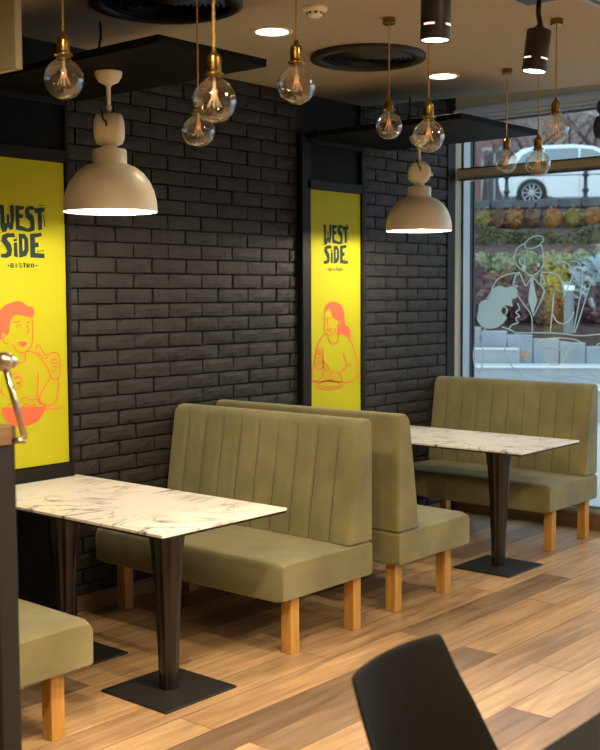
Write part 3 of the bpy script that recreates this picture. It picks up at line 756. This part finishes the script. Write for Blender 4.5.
# black lobed fitting at the window's right edge
t = empty('hanging_fitting', (7.22, -1.275, 3.04), 'dark rounded fitting hanging at the right edge of the window', 'pendant')
m = MB(); m.lathe([(.0005, -.30), (.045, -.29), (.062, -.24), (.062, -.20), (.045, -.155), (.02, -.14), (.02, -.13), (.036, -.11), (.04, -.08), (.03, -.05), (.01, -.03), (.01, .0)], 28); m.build('body', 'ventblack', t, smooth=True)
m = MB(); m.tube([(0, 0, -.01), (0, 0, .34)], .006, 8); m.build('rod', 'frame_grey', t)
# loose cables from the ceiling to the canopies
m = MB(); m.tube(smooth3([(3.476, -.521, ZC), (3.43, -.58, 2.90), (3.40, -.60, 2.82), (3.40, -.60, 2.725)]), .006, 8)
tag(m.build('power_cable', 'cable', smooth=True), 'black cable bending from the ceiling down to the left canopy', 'cable')
m = MB(); m.tube(smooth3([(6.125, -.446, ZC), (6.12, -.45, 2.85), (6.12, -.45, 2.725)]), .006, 8)
tag(m.build('power_cable', 'cable', smooth=True), 'black cable dropping straight from the ceiling to the window side canopy', 'cable')

# ================================================================ FOREGROUND
t = empty('low_partition', (1.725, -2.225, 0), 'dark framed low partition with brown panel and cap at the left edge', 'partition')
m = MB(); m.box(-.022, .022, .045, 1.9, .05, 1.297); m.build('panel', 'walnut', t)
m = MB(); m.box(-.03, .03, 0, .045, 0, 1.297); m.build('post', 'darkframe', t, bevel=.003)
m = MB(); m.box(-.03, .03, 1.9, 1.945, 0, 1.297); m.build('post', 'darkframe', t, bevel=.003)
m = MB(); m.box(-.036, .032, -.004, 1.96, 1.297, 1.348); m.build('cap', 'skirt', t, bevel=.003)
cb = CAM + ray(4, 362) * 2.93; ce = CAM + ray(25, 438.5) * 2.93; cr = CAM + ray(12.5, 440.5) * 2.93
t = empty('steel_bracket', tuple(cr), 'brushed steel tube bracket rising from the end of the partition', 'bracket')
m = MB(); L_ = lambda v: v - cr
m.tube([L_(cb), L_(ce)], .0085, 14); m.build('rod', 'chrome', t, smooth=True)
m = MB(); m.tube([L_(ce) + (L_(ce) - L_(cb)).normalized() * .006, L_(cr)], .0085, 14); m.build('foot', 'chrome', t, smooth=True)
m = MB(); m.lathe([(.0005, -.026), (.014, -.022), (.023, -.012), (.026, 0), (.023, .012), (.014, .022), (.0005, .026)], 24, c=tuple(L_(cb))); m.lathe([(.0005, .019), (.016, .019), (.018, .028), (.014, .034), (.0005, .036)], 24, c=tuple(L_(cb)), axis='X')
m.build('joint', 'chrome', t, smooth=True)

# chair: black shell, faces the dark table
def chair(x, y, rz, label):
    t = empty('shell_chair', (x, y, 0), label, 'chair', rz=rz)
    # +y of the chair frame is its back; shell sections along v
    rows = []
    N = 20
    ctr = [(-.22, .415, .19, .00, .02), (-.19, .435, .215, .00, .03), (-.06, .425, .225, .02, .05), (.08, .42, .225, .05, .07), (.16, .44, .225, .09, .06), (.205, .49, .225, .13, .02), (.225, .56, .222, .12, .0), (.24, .64, .215, .095, .0), (.252, .72, .20, .06, .0), (.262, .79, .192, .04, .0), (.266, .82, .187, .03, -.003)]
    # columns: centre y, centre z, half width, forward curl, rise of edge
    m = MB()
    for (cy, cz, hw, curl, rise) in ctr:
        row = []
        for i in range(N + 1):
            u = -1 + 2 * i / N; e = abs(u) ** 2.2
            row.append(m.bm.verts.new((hw * 1.1 * u, cy - curl * e, cz + rise * e)))
        rows.append(row)
    for a in range(len(rows) - 1):
        for i in range(N): m.bm.faces.new((rows[a][i], rows[a][i+1], rows[a+1][i+1], rows[a+1][i]))
    o = m.build('shell', 'plastic', t, smooth=True)
    s = o.modifiers.new('s', 'SOLIDIFY'); s.thickness = .012; s.offset = 0
    ss = o.modifiers.new('ss', 'SUBSURF'); ss.levels = 1; ss.render_levels = 2
    m = MB(); m.box(-.12, .12, -.12, .12, .385, .405); m.build('mount', 'darkframe', t)
    for sx, sy in ((-1, -1), (1, -1), (1, 1), (-1, 1)):
        m = MB(); m.tube([(.11 * sx, .11 * sy, .395), (.22 * sx, .22 * sy, 0)], [.016, .011], 12); m.build('leg', 'oakleg', t, smooth=True)
    return t
chair(2.20, -3.41, R(4), 'black moulded shell chair in the foreground, backrest towards the benches')
t = empty('dark_table', (2.35, -4.05, 0), 'black tabletop edge cutting the lower right corner', 'table')
m = MB(); m.box(-.55, .45, -.40, .405, .722, .75); m.build('tabletop', 'tabblack', t, bevel=.003)
m = MB(); m.box(-.2, .2, -.2, .2, 0, .01); m.build('base_plate', 'darkframe', t, bevel=.002)
m = MB(); m.lathe([(.03, .01), (.03, .722)], 16, close=True); m.build('column', 'gloss', t, smooth=True)

# ================================================================ OUTDOORS (own frame: a = distance away, l = to the right)
TH = R(28.7); ED = Vector((cos(TH), sin(TH), 0)); EL = Vector((sin(TH), -cos(TH), 0)); O0 = Vector((CAM.x, CAM.y, 0))
OUT = Matrix(((EL.x, ED.x, 0, O0.x), (EL.y, ED.y, 0, O0.y), (0, 0, 1, 0), (0, 0, 0, 1)))   # local x = right, y = away
def lx(px, a): return (px - 535) * a * .957 / FPX
def lz(py, a): return CAM.z + (292.9 - py) * a * .9785 / FPX
def out(o): o.matrix_world = OUT @ o.matrix_basis; return o
def place(o, l, a, z=0, rz=0):
    o.matrix_world = OUT @ Matrix.Translation((l, a, z)) @ Matrix.Rotation(rz, 4, 'Z'); return o
# ground just outside, then the steps
m = MB(); m.prism([(XW + .07, -30), (40, -30), (40, 14), (XW + .07, 14)], 'Z', -.30, .06); tag(m.build('ground', 'paving'), kind='structure')
AL, AR = -5.5, 7.5
for k, (a, z, tilt, a2, ar) in enumerate([(14.6, .46, -.10, 15.6, AR), (15.8, .66, .08, 16.7, 1.0), (16.8, .86, -.03, 17.4, -.25)]):
    m = MB(); m.box(AL, ar, a, a2 + .0, .06, z)
    o = m.build('stone_step', 'paving', bevel=.01); tag(o, ['lowest pale stone step outside the window', 'middle pale stone step outside the window', 'top pale stone step below the planting wall'][k], 'step', 'stone steps outside')
    o.matrix_world = OUT @ Matrix.Translation((0, a, 0)) @ Matrix.Rotation(tilt, 4, 'Z') @ Matrix.Translation((0, -a, 0))
    m = MB(); m.box(AL, ar, a - .02, a + .16, z - .01, z + .008); m.build('nosing', 'stepedge', o)
# terraces of soil
m = MB(); prof = [(17.9, .6), (17.95, .85), (18.4, 1.12), (19.5, 1.35), (21.0, 1.75), (22.6, 2.25), (23.2, 2.45), (24.3, 2.75), (25.6, 3.15), (26.2, 3.3), (26.2, .0), (17.9, 0)]
m.prism(prof, 'X', AL - 3, AR + 3); tag(out(m.build('garden_bank', 'soil')), 'brown mulched planting bank rising outside the window', 'planting bed', kind='structure')
m = MB(); m.prism([(AL, 15.66), (AR, 15.66), (AR, 17.5), (AL, 17.5)], 'Z', .06, .44); tag(out(m.build('terrace_floor', 'paving')), kind='structure')
# low concrete edging wall, slopes down to the right, jointed panels
m = MB(); x = -3.2
while x < 6:
    zt = 1.13 - .15 * (x + 1.0); m.box(x + .006, x + .39, 17.55, 17.86, .3, zt); x += .396
tag(out(m.build('edging_wall', 'concrete', bevel=.008)), 'low pale concrete edging wall with upright joints below the planting', 'garden wall')
# retaining wall below the street and its dark coping
m = MB(); x = -5
rr = random.Random(5)
while x < 8: m.box(x, x + .17, 26.15 + rr.uniform(0, .05), 26.6, 2.6, 3.62); x += .19
tag(out(m.build('retaining_wall', 'picket')), 'grey upright-slatted retaining wall behind the round shrubs', 'garden wall')
m = MB(); x = -5
while x < 8: m.box(x, x + .47, 26.05, 26.65, 3.62, 3.80 + rr.uniform(-.01, .02)); x += .5
tag(out(m.build('wall_coping', 'kerb', bevel=.02)), 'dark stone block coping along the street edge, under the car', 'coping')
m = MB(); m.box(-14, 16, 26.65, 60, 3.0, 3.72); tag(out(m.build('street', 'asphalt')), kind='structure')
# leafy things
def leaves(m, n, f, size, rnd, flat=.0):
    for _ in range(n):
        p, nrm = f(rnd); s_ = size * rnd.uniform(.6, 1.3)
        a = Vector((rnd.gauss(0, 1), rnd.gauss(0, 1), rnd.gauss(0, 1))).normalized()
        nn = (nrm + a * .7).normalized(); u = nn.cross(a); u = u.normalized() if u.length > 1e-3 else Vector((1, 0, 0)); v = nn.cross(u)
        q = [m.bm.verts.new(p + u * s_), m.bm.verts.new(p + v * s_ * .5), m.bm.verts.new(p - u * s_), m.bm.verts.new(p - v * s_ * .5)]
        m.bm.faces.new(q)
def ball(cx, cy, cz, rx, ry, rz_, lump=.18, seed=0):
    ph = [(random.Random(seed + k).uniform(0, 6.28)) for k in range(6)]
    def f(r):
        th = r.uniform(0, 2*pi); z = r.uniform(-1, 1); s_ = math.sqrt(1 - z*z); d = Vector((s_*cos(th), s_*sin(th), z))
        k = 1 + lump * (sin(3*th + ph[0]) * sin(4*z + ph[1]) + .6 * sin(6*th + ph[2]) * sin(7*z + ph[3])); k *= r.uniform(.78, 1.02)
        return Vector((cx + d.x*rx*k, cy + d.y*ry*k, cz + d.z*rz_*k)), d
    return f
def blob_core(m, cx, cy, cz, rx, ry, rz_):
    prof = [(max(.0005, cos(a)), sin(a)) for a in [R(d) for d in range(-90, 91, 20)]]
    b0 = len(m.bm.verts); m.lathe(prof, 14)
    m.bm.verts.ensure_lookup_table()
    for v in m.bm.verts[b0:]: v.co = Vector((cx + v.co.x*rx*.85, cy + v.co.y*ry*.85, cz + v.co.z*rz_*.85))
def bush(name, l, a, z, rx, ry, rz_, matn, n, size, label, cat='shrub', group=None, seed=1, lump=.18):
    t = empty(name, (0, 0, 0), label, cat, group); place(t, l, a, z)
    rnd = random.Random(seed); m = MB(); blob_core(m, 0, 0, rz_ * .9, rx, ry, rz_); leaves(m, n, ball(0, 0, rz_ * .9, rx, ry, rz_, lump, seed), size, rnd)
    m.build('foliage', matn, t, recalc=False)
    m = MB(); m.tube([(0, 0, -.25), (0, 0, rz_ * .6)], .03, 6); m.build('stem', 'bark', t)
    return t
k = 0
desc = ['green-gold', 'rusty', 'orange', 'pale pinkish', 'bright orange', 'olive', 'orange', 'rusty orange', 'olive', 'orange', 'orange']
for i, (px, mt) in enumerate([(483, 'l_olive'), (497, 'l_brown'), (513, 'l_orange'), (531, 'l_brown'), (552, 'l_orange'), (571, 'l_olive'), (590, 'l_orange'), (612, 'l_orange'), (632, 'l_olive'), (652, 'l_orange')]):
    nm = ['olive-yellow round shrub furthest left against the grey retaining wall', 'rusty round shrub second from the left against the retaining wall', 'orange round shrub below the wheel of the silver car', 'brownish round shrub third from the window centre, dull among its row',
          'orange round shrub above the beret of the window drawing', 'olive round shrub between two orange ones near the right', 'orange round shrub at the right edge of the retaining wall row'][i] if i < 7 else ['first round shrub past the right edge of the photo, orange', 'olive round shrub beyond the right edge of the photo', 'last orange round shrub of the row, beyond the photo'][i - 7]
    a = 25.6; bush('round_shrub', lx(px, a), a, 3.14, .215, .2, .235, mt, 420, .04, nm, group='round shrubs against the retaining wall', seed=i * 11 + 3)
def hedge(name, l0, l1, a, z0, z1, dep_, matn, n, size, label, seed, wob=.08, core=None):
    rnd = random.Random(seed)
    h = lambda x: z1 + wob * (sin(x * 2.1 + seed) + .6 * sin(x * 5.3 + seed * 2))
    m = MB(); x = l0
    while x < l1 - .01:
        x2 = min(x + .4, l1); m.box(x, x2, a + .06, a + dep_ - .06, z0 - .3, h(x) - .07); x = x2
    def f(r):
        x = r.uniform(l0, l1); s_ = r.random(); top = h(x)
        if s_ < .45: return Vector((x, a + r.uniform(-.04, .06), z0 + (top - z0) * r.random())), Vector((0, -1, .2))
        return Vector((x, a + r.uniform(0, dep_), top + r.uniform(-.1, .03))), Vector((0, -.2, 1))
    leaves(m, n, f, size, rnd)
    o = m.build(name, matn, recalc=False); tag(out(o), label, 'hedge'); return o
hedge('clipped_hedge', -3.5, 5, 24.2, 2.60, 3.02, .8, 'l_dark', 6500, .05, 'dark clipped hedge running across the bank below the round shrubs', 4)
# second tier of mounded shrubs
tier = [(475, 21.2, .55, .27, 'l_light', 'pale green mound shrub at the left end, above the seated drawn guest'), (502, 21.0, .5, .25, 'l_light', 'flat pale green shrub left of the beret in the window drawing'),
        (527, 21.3, .55, .29, 'l_light', 'pale yellow-green mound shrub behind the drawn head'), (553, 21.1, .5, .27, 'l_light', 'pale green mound shrub just right of the drawn head'), (580, 21.3, .6, .28, 'l_light', 'pale green mound shrub behind the drawn raised hand'), (612, 21.3, .7, .40, 'l_light', 'large pale green shrub at the right edge of the bank'), (650, 21.3, .7, .6, 'l_light', 'pale green shrub beyond the right edge of the photo')]
for i, (px, a, rx, rz_, mt, lab) in enumerate(tier):
    bush('mound_shrub', lx(px, a), a + .5, 1.97, rx * .56, .42, rz_, mt, 1000, .05, lab, group='pale mound shrubs on the bank', seed=40 + i, lump=.12)
low = [(482, 19.6, .75, .36, 'l_brown', 'russet brown shrub at the left, behind the drawn curly hair'), (508, 19.9, .6, .34, 'l_brown', 'brown shrub left of the drawn tie'), (535, 19.7, .62, .36, 'l_brown', 'brown green shrub behind the drawn jacket'), (553, 19.3, .42, .42, 'l_olive', 'golden olive shrub just left of the grey lamp post'),
       (490, 18.6, .6, .32, 'l_purple', 'purple heather clump at the left above the edging wall'), (520, 18.7, .55, .36, 'l_purple', 'purple heather clump in the middle above the edging wall'), (545, 18.6, .4, .30, 'l_brown', 'small brown clump left of the lamp post foot'), (588, 18.7, .65, .34, 'l_purple', 'purple heather clump right of the lamp post'), (625, 18.7, .6, .36, 'l_purple', 'purple heather clump past the right edge'), (590, 20.3, .5, .36, 'l_purple', 'dark purple shrub above the silver spruce'), (470, 18.9, .5, .5, 'l_purple', 'purple brown clump beside the window frame')]
for i, (px, a, rx, rz_, mt, lab) in enumerate(low):
    bush('low_shrub', lx(px, a), a + .2, 1.16 + max(0, a - 18.6) * .2, rx * .6, .34, rz_ * 1.05, mt, 1200, .05, lab, group='low shrubs above the edging wall', seed=80 + i, lump=.2)
# silver spruce
t = empty('silver_spruce', (0, 0, 0), 'silver-blue spreading spruce at the right of the garden', 'shrub'); place(t, lx(596, 18.9), 18.9, 1.2)
rnd = random.Random(9); m = MB()
for k in range(60):
    an = rnd.uniform(0, 2*pi); h = rnd.uniform(.15, 1.0); L2 = rnd.uniform(.5, .85) * (1.1 - h * .6); d = Vector((cos(an), sin(an), .35)).normalized()
    for j in range(26):
        s_ = j / 26; p = Vector((0, 0, h)) + d * L2 * s_
        for q in range(3):
            b = Vector((rnd.gauss(0, 1), rnd.gauss(0, 1), rnd.gauss(0, 1))).normalized() * .07 + d * .03; w_ = b.cross(d).normalized() * .008
            v = [m.bm.verts.new(p - w_), m.bm.verts.new(p + w_), m.bm.verts.new(p + b)]; m.bm.faces.new(v)
m.build('needles', 'l_silver', t, recalc=False)
m = MB(); m.tube([(0, 0, -.2), (0, 0, .85)], [.05, .01], 8); m.build('trunk', 'bark', t)
# garden lamp post
t = empty('garden_lamp_post', (0, 0, 0), 'short square grey lamp post with white top in the planting', 'lamp post'); place(t, lx(568, 18.1), 18.1, 1.05)
m = MB(); m.box(-.075, .075, -.075, .075, 0, .68); m.build('post', 'bollard', t, bevel=.006)
m = MB(); m.box(-.085, .085, -.085, .085, .68, .76); m.build('head', 'bollardtop', t, bevel=.008)
# iron posts of the street railing
for px, lab in ((505, 'ornate black iron railing post left of the car wheel'), (583, 'ornate black iron railing post in front of the car door'), (661, 'ornate black iron railing post beyond the photo edge')):
    a = 26.3; t = empty('railing_post', (0, 0, 0), lab, 'railing post', 'iron railing posts along the street'); place(t, lx(px, a), a, 3.80)
    m = MB(); m.lathe([(.085, 0), (.085, .05), (.05, .07), (.045, .16), (.075, .19), (.075, .23), (.045, .26), (.04, .50), (.075, .53), (.075, .57), (.045, .60), (.055, .66), (.03, .72), (.0005, .75)], 20, close=False); m.build('column', 'iron', t, smooth=True)
for px0, px1, lab in ((505, 583, 'thin iron rail between the two railing posts in view'), (583, 661, 'thin iron rail running right from the car door post')):
    m = MB(); m.tube([(lx(px0, 26.3) + .04, 26.3, 4.36), (lx(px1, 26.3) - .04, 26.3, 4.36)], .012, 8); tag(out(m.build('railing_bar', 'iron')), lab, 'railing')
# ---- parked car
def car():
    a = 27.3; t = empty('parked_car', (0, 0, 0), 'silver grey hatchback car parked on the street outside the window', 'car'); place(t, lx(498, a + .9), a, 3.73)
    L_ = 4.3
    body = [(0.03, .42), (.0, .62), (.03, .86), (.10, .98), (.9, 1.0), (2.2, .97), (2.95, .95), (3.7, .86), (4.15, .72), (4.28, .52), (4.26, .30), (4.1, .22)]
    under = []
    def arch(cx, r=.345): return [(cx + r * cos(R(d)), .30 + r * sin(R(d))) for d in range(-10, 191, 20)]
    poly = body + [(3.9, .2)] + arch(3.42) + [(2.9, .18), (1.3, .18)] + arch(.78) + [(.3, .22), (.1, .28)]
    m = MB(); m.prism(poly, 'Y', 0, 1.74); m.build('body', 'carpaint', t, bevel=.05, seg=3)
    roof = [(.12, .96), (.30, 1.22), (.55, 1.40), (1.0, 1.47), (1.7, 1.48), (2.2, 1.42), (2.65, 1.22), (3.15, .95)]
    m = MB(); V = []
    for y0, ins in ((.08, 0), (1.66, 0)):
        V.append([m.bm.verts.new((x, y0 + ((1 if y0 < 1 else -1) * .16 * (z - .95) / .5), z)) for x, z in roof])
    n = len(roof)
    m.bm.faces.new(V[0]); m.bm.faces.new(V[1][::-1])
    for i in range(n): m.bm.faces.new((V[0][i], V[1][i], V[1][(i+1) % n], V[0][(i+1) % n]))
    m.build('roof', 'carpaint', t, bevel=.04, seg=3)
    yy = lambda z: .08 + .16 * (z - .95) / .5 - .006
    for poly in ([(.42, 1.02), (.55, 1.24), (.75, 1.34), (1.02, 1.37), (1.02, 1.02)], [(1.07, 1.02), (1.07, 1.375), (1.85, 1.375), (1.85, 1.02)], [(1.90, 1.02), (1.90, 1.37), (2.18, 1.33), (2.50, 1.15), (2.68, 1.02)]):
        m = MB(); m.bm.faces.new([m.bm.verts.new((x, yy(z), z)) for x, z in poly]); o = m.build('side_window', 'carglass', t)
        s_ = o.modifiers.new('s', 'SOLIDIFY'); s_.thickness = .01
    m = MB(); m.box(1.045, 1.05, -.004, .004, .3, .97); m.box(1.875, 1.88, -.004, .004, .3, .97); m.box(2.72, 2.725, -.004, .004, .3, .93); m.build('door_gap', 'tyre', t)
    m = MB(); m.box(1.2, 1.36, -.025, .0, .82, .85); m.box(2.0, 2.16, -.025, 0, .80, .83); m.build('door_handle', 'carpaint', t, bevel=.006)
    m = MB(); m.box(2.45, 2.68, -.20, .04, .98, 1.14); m.build('mirror', 'carpaint', t, bevel=.05, seg=3)
    m = MB(); m.box(.0, .18, -.01, .35, .72, .92); m.build('tail_lamp', MT['l_orange'], t, bevel=.02)
    for cx in (.78, 3.42):
        for y0 in (-.02, 1.56):
            m = MB(); m.lathe([(.20, y0 + .01), (.30, y0), (.325, y0 + .03), (.325, y0 + .17), (.30, y0 + .2), (.0005, y0 + .2)], 36, c=(cx, 0, .33), axis='Y'); wv = m.build('wheel', 'tyre', t, smooth=True)
            m = MB(); m.lathe([(.0005, y0 + .03), (.19, y0 + .04), (.21, y0 + .012), (.225, y0 + .006)], 36, c=(cx, 0, .33), axis='Y')
            m.build('rim', 'tyre', wv, smooth=True)
            m = MB()
            for k in range(10):
                an = k * pi / 5; m.tube([(cx, y0 + .012, .33), (cx + .2 * cos(an), y0 + .012, .33 + .2 * sin(an))], [.02, .014], 6)
            m.lathe([(.05, y0 + .0), (.05, y0 + .02)], 14, c=(cx, 0, .33), axis='Y', close=True); m.lathe([(.198, y0 + .015), (.225, y0 - .001), (.23, y0 + .01)], 36, c=(cx, 0, .33), axis='Y')
            m.build('hubcap', 'alloy', wv)
car()
# ---- buildings beyond the street
def building(l0, l1, a, h, matn, label, wins):
    t = empty('street_building', (0, 0, 0), label, 'building'); place(t, l0, a, 3.7)
    m = MB(); m.box(0, l1 - l0, 0, 4, 0, h); m.box(0, l1 - l0, -.12, 0, .0, .7); m.build('facade', matn, t)
    for (x, z, w_, hh) in wins:
        m = MB(); m.box(x - .08, x + w_ + .08, -.06, 0, z - .12, z); m.box(x - .08, x, -.05, 0, z, z + hh); m.box(x + w_, x + w_ + .08, -.05, 0, z, z + hh); m.box(x - .08, x + w_ + .08, -.05, 0, z + hh, z + hh + .12)
        m.box(x + w_/2 - .03, x + w_/2 + .03, -.04, 0, z, z + hh)
        f = m.build('window', 'wintrim', t); m = MB(); m.box(x, x + w_, -.02, 0, z, z + hh); m.build('pane', 'winpane', f)
building(lx(440, 42), lx(502, 42), 42, 12, 'facade_red', 'red brown building with tall windows at the far left of the window', [(1.5, 1.2, .8, 2.0), (.2, 1.2, .8, 2.0)])
building(lx(503, 43), lx(600, 43), 43, 12, 'facade_pink', 'greyish pink building across the street behind the car', [(.4, 1.5, .9, 1.8), (1.9, 1.5, .9, 1.8)])
building(lx(601, 42.5), lx(720, 42.5), 42.5, 12, 'facade_red', 'brown red building across the street at the right edge', [(.9, 1.3, .9, 2.0), (2.6, 1.3, .9, 2.0)])
# bare trees
def tree(l, a, h, label, seed):
    t = empty('bare_tree', (0, 0, 0), label, 'tree', 'bare trees along the street'); place(t, l, a, 3.7)
    rnd = random.Random(seed); m = MB(); tw = MB()
    def br(p, d, L_, r, dpt):
        q = p + d * L_; mid = (p + q) / 2 + Vector((rnd.gauss(0, .04), rnd.gauss(0, .04), 0)) * L_
        (m if dpt < 2 else tw).tube([p, mid, q], [r, r * .8, r * .6], 5, caps=False)
        if dpt > 5: return
        for _ in range(3 if dpt < 4 else 2):
            dd = (d + Vector((rnd.gauss(0, .5), rnd.gauss(0, .5), rnd.gauss(.05, .3)))).normalized(); br(q if rnd.random() < .6 else mid, dd, L_ * rnd.uniform(.6, .82), max(r * .55, .008), dpt + 1)
    br(Vector((0, 0, 0)), Vector((rnd.uniform(-.2, .2), 0, 1)).normalized(), h * .28, .11, 0)
    m.build('trunk', 'bark', t); tw.build('twigs', 'l_twig', t)
tree(lx(515, 33), 33, 6.5, 'bare twiggy tree across the street above the rear of the car', 2)
tree(lx(560, 36), 36, 7, 'bare twiggy tree across the street above the car roof', 5)
tree(lx(598, 31), 31, 6.5, 'bare tree leaning at the right edge of the window', 8)
tree(lx(484, 38), 38, 6.5, 'bare tree in front of the red brown building at the left', 12)
tree(lx(537, 39), 39, 7, 'bare tree in the middle distance between the two buildings', 15)
